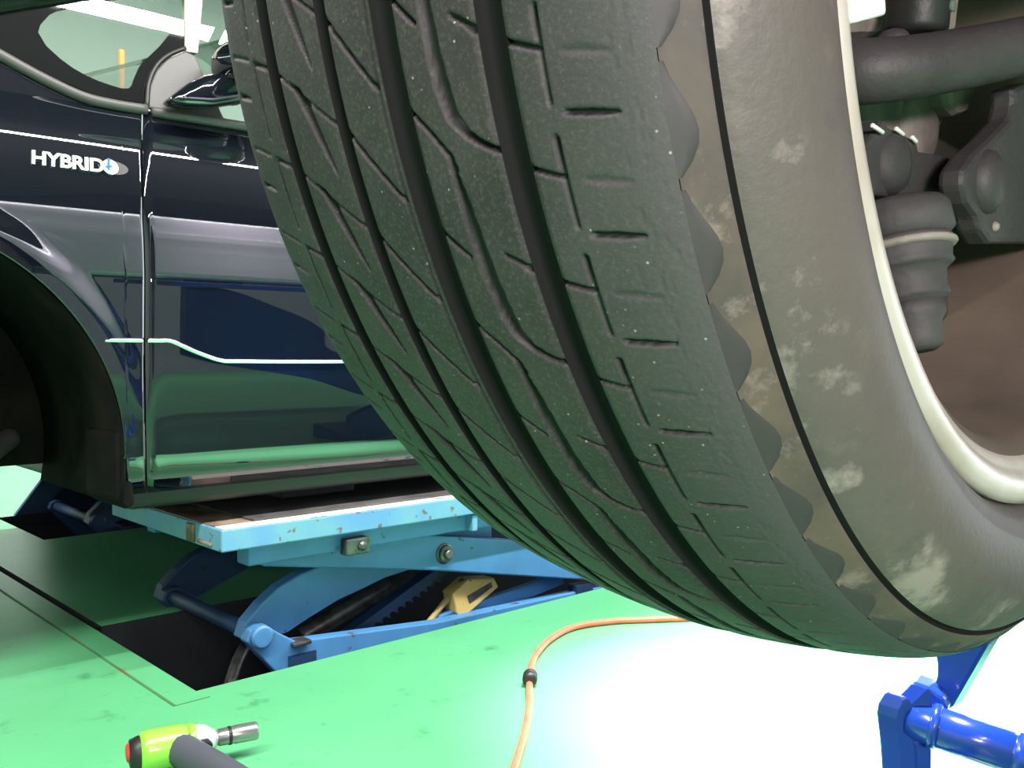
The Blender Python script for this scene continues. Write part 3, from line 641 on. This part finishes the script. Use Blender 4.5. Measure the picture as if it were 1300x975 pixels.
# hood, A pillar zone, quarter window with black frit border
GN = BN - .075                                                 # glass plane near the belt line
def gl(x, z): return cp(x, GN - .30*(z - .94), z)
def sheet(pts, hole=None, d=.004):                              # panel in the window plane, optional hole
    nrm = np.cross(gl(1, 1) - gl(0, 1), gl(0, 1.1) - gl(0, 1)); nrm /= np.linalg.norm(nrm)
    bm = bmesh.new(); vs = [bm.verts.new(gl(*p)) for p in pts]; es = [bm.edges.new((vs[i], vs[(i + 1) % len(vs)])) for i in range(len(vs))]
    if hole:
        hv = [bm.verts.new(gl(*p)) for p in hole]; es += [bm.edges.new((hv[i], hv[(i + 1) % len(hv)])) for i in range(len(hv))]
    bmesh.ops.triangle_fill(bm, edges=es, use_beauty=True, normal=Vector(nrm))
    bm.verts.index_update(); r = (np.array([v.co[:] for v in bm.verts]), [[v.index for v in f.verts] for f in bm.faces]); bm.free(); return r

tear = [(.492, 1.076), (.497, 1.091), (.515, 1.115), (.56, 1.150), (.60, 1.20), (.64, 1.235), (.765, 1.235), (.757, 1.17), (.740, 1.150), (.720, 1.130), (.696, 1.099), (.672, 1.073), (.654, 1.052), (.643, 1.03), (.636, 1.014), (.630, 1.007), (.618, 1.0045), (.603, 1.006), (.580, 1.010), (.561, 1.0155), (.540, 1.025), (.522, 1.037), (.502, 1.055)]
outer = [(.34, 1.075), (.431, 1.032), (.50, 1.003), (.574, .982), (.654, .984), (.663, 1.02), (.680, 1.055), (.705, 1.082), (.745, 1.112), (.757, 1.15), (.772, 1.25), (.60, 1.25), (.45, 1.16), (.34, 1.09)]
qw = obj('quarter_window', sheet(tear), M_GLASS, bcar)
obj('window_border', sheet(outer, tear), M_FRIT, qw, solid=.004)
def wstrip(pts, hw, th, par, nm, m, **k):                       # raised strip lying in the window plane
    return obj(nm, sweep(catmull([gl(*p) + NN*th*.5 for p in pts], 5), [(th, hw)]*((len(pts) - 1)*5 + 1) if False else hw, 10), m, par, True, **k)
obj('cowl_panel', sheet([(.30, .96), (.60, .966), (.545, .974), (.431, 1.022), (.30, 1.085)]), M_PAINT, bcar, solid=.004)
wstrip([(.34, 1.062), (.431, 1.021), (.49, .995), (.55, .975), (.60, .971), (.655, .972)], .009, .006, bcar, 'window_moulding', M_MOULD, label='dull grey weatherstrip under the quarter window')
wstrip([(.664, .970), (.80, .972), (1.1, .976), (1.65, .984)], .009, .006, door, 'window_moulding', M_MOULD)
wstrip([(.655, .975), (.664, 1.02), (.681, 1.055), (.706, 1.082), (.742, 1.105)], .004, .01, door, 'door_seal', M_BLACK)
# door window frame: pale upright, then side glass
obj('window_frame', (lambda v: gprism(v, NN*-.02 - np.array([0, 0, 0]), .003))([gl(.742, 1.098) + NN*.006, gl(.766, 1.10) + NN*.006, gl(.812, 1.30) + NN*.006, gl(.770, 1.30) + NN*.006]), M_INNER, door, label='pale upright of the door window frame')
obj('mirror_sail', gprism([gl(.658, .976) + NN*.004, gl(.80, .978) + NN*.004, gl(.76, 1.095) + NN*.004, gl(.742, 1.100) + NN*.004, gl(.706, 1.078) + NN*.004, gl(.682, 1.05) + NN*.004, gl(.667, 1.018) + NN*.004], -NN*.012, .003), M_MOULD, door, label='grey triangular mirror sail panel')
obj('door_glass', sheet([(.757, 1.10), (.80, .978), (1.65, .99), (1.66, 1.36), (.80, 1.32)]), M_GLASS, door)
# door mirror
def ellip(c, ax, seg=28, ring=16, sq=1.):
    V = []; F = []; ax = np.array(ax)
    for i in range(ring + 1):
        t = PI*i/ring
        for k in range(seg):
            a = 2*PI*k/seg; d = np.array([math.sin(t)*math.cos(a), math.sin(t)*math.sin(a), math.cos(t)]); d = np.sign(d)*np.abs(d)**sq
            V.append(np.asarray(c) + d@ax)
    for i in range(ring):
        for k in range(seg): F.append((i*seg + k, (i + 1)*seg + k, (i + 1)*seg + (k + 1) % seg, i*seg + (k + 1) % seg))
    return np.array(V), F
mc = gl(.835, 1.075) + NN*.10
mi = obj('door_mirror', ellip(mc, [D1*.060 - NN*.012, NN*.10 + D1*.02, np.array([0, 0, .042])], sq=.75), M_PAINT, bcar, True, label='black door mirror')
obj('mirror_arm', gprism([gl(.668, .979) + NN*.012, gl(.705, .978) + NN*.012, gl(.75, .984) + NN*.012, gl(.83, 1.01) + NN*.012, gl(.86, 1.06) + NN*.012, gl(.80, 1.062) + NN*.012, gl(.74, 1.040) + NN*.012, gl(.712, 1.020) + NN*.012], NN*.06, .014), M_PAINT, mi, True)
# bonnet edge, roof, pillars, glasshouse of the hidden part
def cpN(x, inset, z): return cp(x, BN - inset, z)
obj('bonnet', loft([[cpN(x, .094, z), cpN(x, .16, z + .02 + e), cpN(x, .5, z + .055 + e), cpN(x, .88, z + .065 + e), cpN(x, 1.26, z + .055 + e), cpN(x, 1.66, z)] for x, z, e in ((-.55, .86, 0), (-.2, .93, 0), (.2, .965, .0), (.40, .972, .005), (.56, .972, 0))]), M_PAINT, bcar, True, solid=.006)
obj('bumper', loft([[cpN(-.58, .06, z), cpN(-.72, .4, z), cpN(-.76, .88, z), cpN(-.72, 1.36, z), cpN(-.58, 1.70, z)] for z in (.33, .5, .7, .86)]), M_PAINT, bcar, True, solid=.006)
obj('roof', loft([[cp(x, GN - .16 - .0, z), cpN(x, .34, z + .03), cpN(x, .88, z + .05), cpN(x, 1.42, z + .03), cp(x, BN - 1.76 + .235, z)] for x, z in ((1.40, 1.42), (1.6, 1.45), (2.2, 1.46), (3.0, 1.40))]), M_PAINT, bcar, True, solid=.01)
for sN in (0, 1):
    m_ = (lambda x, i, z: cpN(x, i if not sN else 1.76 - i, z))
    obj('front_pillar', sweep([m_(.36, .13, 1.08), m_(.70, .17, 1.235), m_(1.42, .24, 1.42)], .028, 10), M_FRIT, bcar, True)
    obj('centre_pillar', sweep([m_(1.70, .11, .97), m_(1.72, .22, 1.43)], .04, 10), M_FRIT, bcar, True)
    obj('rear_pillar', sweep([m_(3.45, .11, .97), m_(3.0, .23, 1.40)], .07, 10), M_FRIT, bcar, True)
obj('windscreen', loft([[cpN(.50, .16, 1.0), cpN(.42, .88, 1.03), cpN(.50, 1.60, 1.0)], [cpN(1.40, .25, 1.42), cpN(1.34, .88, 1.46), cpN(1.40, 1.51, 1.42)]]), M_GLASS, bcar, True)
obj('rear_door_glass', loft([[cpN(1.75, .10, .985), cpN(3.4, .10, .985)], [cpN(1.75, .22, 1.43), cpN(3.0, .22, 1.39)]]), M_DARKGLASS, bcar)
obj('tailgate', loft([[cpN(3.0, .24, 1.40), cpN(3.0, 1.52, 1.40)], [cpN(3.6, .1, .97), cpN(3.6, 1.66, .97)], [cpN(3.72, .06, .4), cpN(3.72, 1.70, .4)]]), M_PAINT, bcar)
obj('dashboard', bev(bbox(.72, .98, BN - 1.58, BN - .16, .85, .985), .03, 3), M_TRIM, bcar, True)
for k_, i_ in enumerate((.48, 1.28)):
    st = obj('front_seat', bev(bbox(1.45, 1.6, BN - i_ - .24, BN - i_ + .24, .55, 1.16), .05, 3), M_SEAT, bcar, True)
    obj('head_rest', bev(bbox(1.50, 1.60, BN - i_ - .13, BN - i_ + .13, 1.18, 1.36), .04, 3), M_SEAT, st, True)
# HYBRID badge
cu = bpy.data.curves.new('badge_text', 'FONT'); cu.body = 'HYBRID'; cu.size = .030; cu.extrude = .0012; cu.space_character = .98; cu.offset = .0008
cu.shear = .12
to = bpy.data.objects.new('badge_text', cu); COL.objects.link(to); bpy.context.view_layer.update()
me = bpy.data.meshes.new_from_object(to.evaluated_get(bpy.context.evaluated_depsgraph_get())); bpy.data.objects.remove(to)
tv = np.array([v.co[:] for v in me.vertices]); tf = [tuple(p.vertices) for p in me.polygons]
BX0, BX1, BZ, BH = .449, .5585, .8535, .0225
tv[:, 0] = (tv[:, 0] - tv[:, 0].min())/np.ptp(tv[:, 0])*(BX1 - BX0) + BX0
tv[:, 1] = (tv[:, 1] - tv[:, 1].min())/np.ptp(tv[:, 1])*BH + BZ - BH/2
def sN(z): return BN + side_profile(np.asarray(z, float), 0)
P = cf(tv[:, 0], sN(tv[:, 1]) + .003 + tv[:, 2], tv[:, 1] + (tv[:, 0] - .5)*.0)
bt = obj('badge', (P, tf), M_WHITE, fender, label='raised white letters HYBRID')
def oval(x, z, rx, rz, d0, d1, seg=28, a0=0, a1=360, inner=None):
    A = np.radians(np.linspace(a0, a1, seg + 1)); V = []
    pts = [(x + rx*math.cos(t), z + rz*math.sin(t)) for t in A[:-1 if a1 - a0 == 360 else None]]
    if inner: pts += [(x + inner*rx*math.cos(t), z + inner*rz*math.sin(t)) for t in A[::-1]]
    k = len(pts); f = [cp(px, float(sN(pz)) + d1, pz) for px, pz in pts]; bk = [cp(px, float(sN(pz)) + d0, pz) for px, pz in pts]
    return np.array(f + bk), [tuple(range(k))] + [(i, (i + 1) % k, (i + 1) % k + k, i + k) for i in range(k)]
obj('badge_plate', oval(.574, .853, .024, .0115, -.002, .0012), M_TRIM, fender)
obj('badge_emblem', oval(.5685, .8535, .0125, .0125, 0, .004), M_WHITE, fender, label='round white emblem with a blue upright stroke')
obj('badge_stroke', join(prism([(.5630, .8405), (.5665, .8405), (.5672, .8665), (.5637, .8665)], float(sN(.8535)) + .003, float(sN(.8535)) + .0062), prism([(.560, .8515), (.571, .8535), (.571, .8560), (.560, .8540)], float(sN(.8535)) + .003, float(sN(.8535)) + .006)), M_BADGEBLUE, fender)
POSTX, POSTZ = 1.775, 2.03
# orange post seen through the quarter window
po = empty('marker_post', cp(POSTX, -4.75, 0), 'thin orange post behind the black car, seen through its quarter window', 'post')
obj('post', rod(cp(POSTX, -4.75, .02), cp(POSTX, -4.75, POSTZ), .014, 16), M_ORANGE, po, True)
obj('foot', lathe(cp(POSTX, -4.75, 0), [0, 0, 1], [(0, .16), (.02, .16), (.03, .14), (.04, .04)], 24), M_BLACK, po, True)

# ------------------------------------------------------------------ scissor lift under the black car
BBOX, PRISM, CP = bbox, prism, cp
def make_lift(N, name, label, PAINT, EDGE, DX=0.):
    def bbox(x0, x1, n0, n1, z0, z1, b=0.): return BBOX(x0 + DX, x1 + DX, n0, n1, z0, z1, b)
    def prism(pts, n0, n1, b=0.): return PRISM([(x + DX, z) for x, z in pts], n0, n1, b)
    def cp(x, n, z): return CP(x + DX, n, z)
    root = empty(name, cp(1.5, N - .26, -.30), label, 'car lift')
    pf = obj('platform', bev(bbox(.737, 2.42, N - .52, N, .203, .243), .003), EDGE, root)
    obj('worn_edge', bbox(.742, 2.415, N - .035, N - .0005, .2425, .2442), M_PALE, pf, label='paint worn to pale metal along the platform edge')
    obj('ramp_plate', bbox(.741, .815, N - .50, N - .035, .2425, .2445), M_BARE, pf, label='bare rusty steel at the platform end')
    obj('rubber_sheet', bev(bbox(.817, 2.40, N - .49, N - .036, .2425, .2475), .002), M_PAD, root, label='dusty black rubber sheet on the platform')
    obj('end_hook', join(bbox(.731, .739, N - .135, N - .105, .206, .240, .003), bbox(.732, .739, N - .09, N - .035, .209, .216, .003)), M_BARE, pf)
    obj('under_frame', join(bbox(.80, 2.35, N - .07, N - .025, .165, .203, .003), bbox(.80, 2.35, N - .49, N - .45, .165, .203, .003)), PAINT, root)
    bk = obj('bolt_block', bev(bbox(.995, 1.050, N - .03, N - .004, .158, .190), .003), M_STEEL, root)
    obj('bolt', lathe(cp(1.030, N - .006, .174), NN, [(0, .010), (.006, .010), (.010, .005)], 8), M_STEEL, bk)
    obj('cable_clip', bbox(1.315, 1.33, N - .03, N - .006, .165, .20, .002), EDGE, root)
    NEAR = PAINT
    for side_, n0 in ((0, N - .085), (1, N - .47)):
        PAINT = M_LIFTSHADE if side_ else NEAR  # arms on the far side get the paint with shade in its colour
        ua = obj('scissor_arm', prism([(.835, .168), (.90, .200), (1.02, .200), (1.24, .160), (1.90, .040), (1.90, -.055), (1.24, .083), (.846, .153)], n0, n0 + .030, .004), PAINT, root, label='straight upper scissor arm')
        la = obj('scissor_arm', prism([(.819, .012), (.830, .042), (.862, .072), (.899, .097), (.945, .115), (1.003, .128), (1.12, .150), (1.45, .165), (1.45, .120), (1.229, .083), (1.15, .075), (1.089, .060), (1.03, .047), (.97, .026), (.92, .006), (.885, .000)], n0 - .045, n0 - .010, .004), PAINT, root, label='curved lower scissor arm')
        if side_ == 0:
            for (x, z), r in (((1.276, .115), .020),):
                pn = obj('pivot_pin', lathe(cp(x, n0 + .028, z), NN, [(0, r*1.15), (.004, r*1.15), (.006, r*.95), (.012, r*.9), (.013, r*.5), (.020, r*.5), (.022, r*.4)], 24), M_STEEL, ua)
            obj('pivot_pin', lathe(cp(.842, n0 + .020, .021), NN, [(0, .022), (.012, .022), (.015, .018), (.0155, .013)], 24), PAINT, la)
        br = obj('base_bar', prism([(.815, .015), (.822, .035), (.837, .042), (.855, .040), (.880, .020), (.917, -.004), (1.258, -.035), (1.9, -.05), (1.9, -.12), (.93, -.12), (.865, -.045)], n0 - .008, n0 + .022, .003), PAINT, root)
        obj('stop_tab', bbox(.905, .945, n0 + .0, n0 + .035, -.012, -.004, .002), M_STEEL, br)
        obj('link_bar', prism([(1.28, -.062), (1.30, -.034), (1.58, -.010), (1.67, .004), (1.70, -.03), (1.55, -.048)], n0 - .03, n0 - .012, .003), PAINT, root)
    obj('hydraulic_cylinder', join(rod(cp(1.03, N - .24, -.06), cp(1.32, N - .20, .055), .022), rod(cp(1.30, N - .2, .047), cp(1.5, N - .18, .12), .013)), M_STEEL, root, True)
    obj('safety_rack', join(prism([(1.045, -.045), (1.065, -.055), (1.36, .060), (1.345, .082)], N - .15, N - .12), *[prism([(1.085 + .02*i, -.0475 + .0078*i), (1.098 + .02*i, -.0425 + .0078*i), (1.10 + .02*i, -.054 + .0078*i)], N - .15, N - .12) for i in range(12)]), PAINT, root)
    yp = obj('safety_catch', bev(prism([(1.325, .012), (1.372, .037), (1.448, .028), (1.462, .004), (1.352, -.050), (1.335, -.034)], N - .125, N - .085), .003), M_YEL, root, label='dirty yellow safety catch')
    obj('label_plate', prism([(1.365, .000), (1.437, .020), (1.442, .008), (1.372, -.018)], N - .086, N - .0835), M_STEEL, yp)
    obj('catch_lever', rod(cp(1.24, N - .11, -.075), cp(1.335, N - .11, .0), .007, 10), M_YEL, root, True)
    for nm_, x_ in (('cross_tube', .842), ('cross_tube', 1.276)):
        obj(nm_, rod(cp(x_, N - .46, .02 if x_ < 1 else .115), cp(x_, N - .10, .02 if x_ < 1 else .115), .016, 16), PAINT, root, True)
    obj('base_plate', bbox(.80, 2.4, N - .46, N - .09, -.318, -.28, .004), PAINT, root)
    [obj('base_post', bbox(x_, x_ + .06, N - .09, N - .06, -.30, -.03), PAINT, root) for x_ in (.90, 1.7)]
    obj('cable', sweep(catmull([cp(.74, N - .06, -.18), cp(.80, N - .12, -.10), cp(.88, N - .2, -.04), cp(1.0, N - .3, -.05)], 6), .012, 10), M_STEEL, root, True)
    if DX: obj('side_plate', prism([(.70, -.02), (.86, .19), (2.3, .19), (2.3, -.05), (.75, -.05)], N - .50, N - .48, .003), M_LIFTSHADE, root)
    return root
make_lift(-1.545, 'scissor_lift', 'blue scissor lift in the floor pit, its worn platform under the black car', M_LIFT, M_LIFTEDGE)
make_lift(-2.98, 'scissor_lift', 'dark far platform of the lift, seen through the gap under the black car', M_LIFTSHADE, M_LIFTSHADE, .20)
for k, (x_, n_) in enumerate(((1.05, -1.80), (1.95, -1.80), (1.20, -3.14), (2.1, -3.14))):
    r_ = obj('lifting_block', bev(bbox(x_ - .09, x_ + .09, n_ - .06, n_ + .06, .2475, .2985), .006), M_BLACK, None, origin=cp(x_, n_, .2475))
    tag(r_, ['black rubber block between near platform and sill of the black car, below its front door', 'black rubber block between near platform and sill of the black car, below its rear door', 'black rubber block on the far platform, nearer the front', 'black rubber block on the far platform, nearer the rear'][k], 'lift block', 'rubber blocks under the black car')

# ------------------------------------------------------------------ air hose
H0 = [(.95, 2.02), (.75, 1.985), (.55, 1.945), (.381, 1.925), (.30, 1.915), (.208, 1.902), (.125, 1.862), (.075, 1.786), (.046, 1.70), (.034, 1.63), (.029, 1.552), (.027, 1.449), (.018, 1.34), (.005, 1.241), (-.015, 1.10), (-.03, .9), (.05, .7), (.3, .6)]
hz = empty('air_hose', (.029, 1.552, 0), 'orange air hose curving across the green floor with a black stop ball', 'hose')
obj('hose_tube', sweep(catmull([(x, y, .0062) for x, y in H0], 10), .0058, 14), M_HOSE, hz, True)
obj('stop_ball', lathe((.0290, 1.538, .0125), np.array([.002, .03, 0]), [(0, .006), (.001, .0105), (.006, .0125), (.012, .0125), (.014, .0105), (.016, .0105), (.018, .0125), (.024, .0125), (.029, .0105), (.030, .006)], 24), M_BLACK, hz, True, label='black rubber stop ball')

# ------------------------------------------------------------------ impact wrench on the floor
A0 = cp(.452, -1.222, .034); A1 = cp(.612, -1.180, .034); AD = (A1 - A0)/np.linalg.norm(A1 - A0); AL = np.linalg.norm(A1 - A0)
iw = empty('impact_wrench', [*(A0 + AD*.06)[:2], 0], 'pneumatic impact wrench in a lime green cover lying on the green floor', 'impact wrench')
obj('rear_cap', lathe(A0, AD, [(0, .010), (.002, .018), (.012, .021), (.02, .021)], 24), M_BLACK, iw, True)
obj('cap_insert', lathe(A0 - AD*.003 + np.array([0, 0, .002]), AD, [(0, .006), (.001, .011), (.006, .013), (.018, .0145)], 20), M_RED, iw, True, label='red selector knob')
obj('cover', lathe(A0 + AD*.014, AD, [(0, .020), (.002, .0245), (.010, .0265), (.05, .0265), (.058, .0255), (.060, .022), (.066, .0235), (.070, .020)], 24), M_GREENBOOT, iw, True, label='lime green plastic cover')
obj('cover_band', lathe(A0 + AD*.074, AD, [(0, .022), (.001, .0255), (.008, .0255), (.010, .022)], 24), M_GREENBOOT, iw, True)
obj('hammer_case', lathe(A0 + AD*.080, AD, [(0, .022), (.008, .0225), (.018, .020), (.026, .014), (.030, .0115)], 28), M_TOOLSIL, iw, True, label='silver hammer case')
obj('anvil', lathe(A0 + AD*.108, AD, [(0, .008), (.008, .008)], 12), M_TOOLSIL, iw, True)
obj('socket', lathe(A0 + AD*.112, AD, [(0, .0095), (.002, .0112), (.022, .0115), (.024, .0122), (AL - .114, .0122), (AL - .112, .011), (AL - .114, .009), (AL - .13, .0085)], 24), M_SOCKET, iw, True, label='long dark steel socket')
h0 = A0 + AD*.058; h1 = cp(.535, -1.06, .022)
hd = obj('handle', sweep(catmull([h0, h0*.75 + h1*.25 - np.array([0, 0, .001]), h0*.4 + h1*.6, h1], 5), list(np.linspace(.0225, .0185, 16)), 16), M_TOOLGREY, iw, True, label='grey rubber grip')
obj('trigger', bev(gprism([h0*.86 + h1*.14 + AD*.018, h0*.80 + h1*.20 + AD*.018, h0*.74 + h1*.26 + AD*.026, h0*.86 + h1*.14 + AD*.030], np.array([0, 0, .012])), .002), M_BLACK, hd)
obj('socket_band', lathe(A0 + AD*.126, AD, [(0, .0116), (.0005, .0124), (.004, .0124), (.0045, .0116)], 24), M_BLACK, iw, True)
obj('air_inlet', rod(h1, h1 + (h1 - h0)*.18, .008, 12), M_TOOLSIL, hd, True)

# ------------------------------------------------------------------ blue wheel lifter
def bp_(px, py, D=1.0): return np.array([(px - 650)/1200*D, D, .556 - (py - 445)/1200*D])
wlft = empty('wheel_lifter', [.44, 1.0, 0], 'glossy blue wheel lifter standing on the floor behind the tyre', 'wheel lifter')
dA = np.array([.7, -.4, -.14]); dA /= np.linalg.norm(dA)
tb0 = bp_(1172, 921)
obj('tube', lathe(tb0 - dA*.01, dA, [(0, .012), (0, .0215), (.100, .0215), (.101, .020), (.104, .020), (.105, .023), (.112, .0235), (.5, .0235)], 32, True), M_GLOSSBLUE, wlft, True, label='round blue tube with a collar')
nb = dA
obj('pivot_plate', gprism([bp_(1117, 910), bp_(1119, 897), bp_(1127, 884), bp_(1134, 880), bp_(1139, 893), bp_(1137, 915), bp_(1144, 950), bp_(1146, 1000), bp_(1146, 1090), bp_(1126, 1090), bp_(1126, 1000), bp_(1122, 950)], nb*.022, .0035), M_GLOSSBLUE, wlft)
obj('pivot_plate', gprism([bp_(1139, 905), bp_(1141, 892), bp_(1149, 884), bp_(1156, 877), bp_(1163, 869), bp_(1169, 876), bp_(1171, 925), bp_(1168, 950), bp_(1152, 950), bp_(1143, 940)], nb*.018, .0035), M_GLOSSBLUE, wlft)
obj('leg', gprism([bp_(1148, 940), bp_(1166, 945), bp_(1168, 1090), bp_(1150, 1090)], nb*.02, .003), M_GLOSSBLUE, wlft)
obj('hub_collar', lathe(tb0 + dA*.012, dA, [(0, .0225), (.001, .0245), (.008, .0245), (.009, .0225)], 28), M_GLOSSBLUE, wlft, True)
D_ = 1.03
hk = [bp_(x_, y_, D_) for x_, y_ in ((1188, 886), (1191, 877), (1195, 862), (1195, 848), (1192, 832), (1191, 815), (1194, 797), (1250, 785), (1268, 793), (1271, 802), (1213, 907), (1200, 906), (1190, 895))]
obj('cradle_arm', gprism(hk, np.array([.022, .018, 0]), .005), M_GLOSSBLUE, wlft, label='curved blue cradle arm')
obj('link_lug', gprism([bp_(1163, 870, 1.01), bp_(1185, 878, 1.01), bp_(1205, 890, 1.01), bp_(1212, 908, 1.01), bp_(1180, 925, 1.01), bp_(1168, 910, 1.01)], np.array([.02, .03, 0]), .004), M_GLOSSBLUE, wlft)
obj('foot', bev(hexa([np.array(q) for q in ((.38, .80, 0), (.44, .80, 0), (.46, 1.06, 0), (.40, 1.06, 0), (.38, .80, .025), (.44, .80, .025), (.46, 1.06, .025), (.40, 1.06, .025))]), .006), M_GLOSSBLUE, wlft)
tip = tb0 + dA*.49
obj('post', rod([tip[0], tip[1], .0], [tip[0], tip[1], max(tip[2], .05)], .02), M_GLOSSBLUE, wlft, True) if tip[2] > .02 else None

# made-up body for the added fill light
il = empty('fill_lamp', FILL_P, 'slim unseen lamp added as fill, facing the wheel', 'lamp')
dI = (FILL_AIM - FILL_P)/np.linalg.norm(FILL_AIM - FILL_P); xI, yI, _ = frame_of(dI)
obj('fill_body', bev(hexa([FILL_P + xI*a*.17 + yI*b*.035 - dI*(.008 + c*.03) for c in (1, 0) for a, b in ((-1, -1), (1, -1), (1, 1), (-1, 1))]), .005), M_BLACK, il)
obj('fill_hook', sweep(catmull([FILL_P - dI*.03, FILL_P - dI*.05 + np.array([0, 0, .08]), FILL_P - dI*.03 + np.array([0, 0, .2])], 6), .004, 8), M_STEEL, il, True)
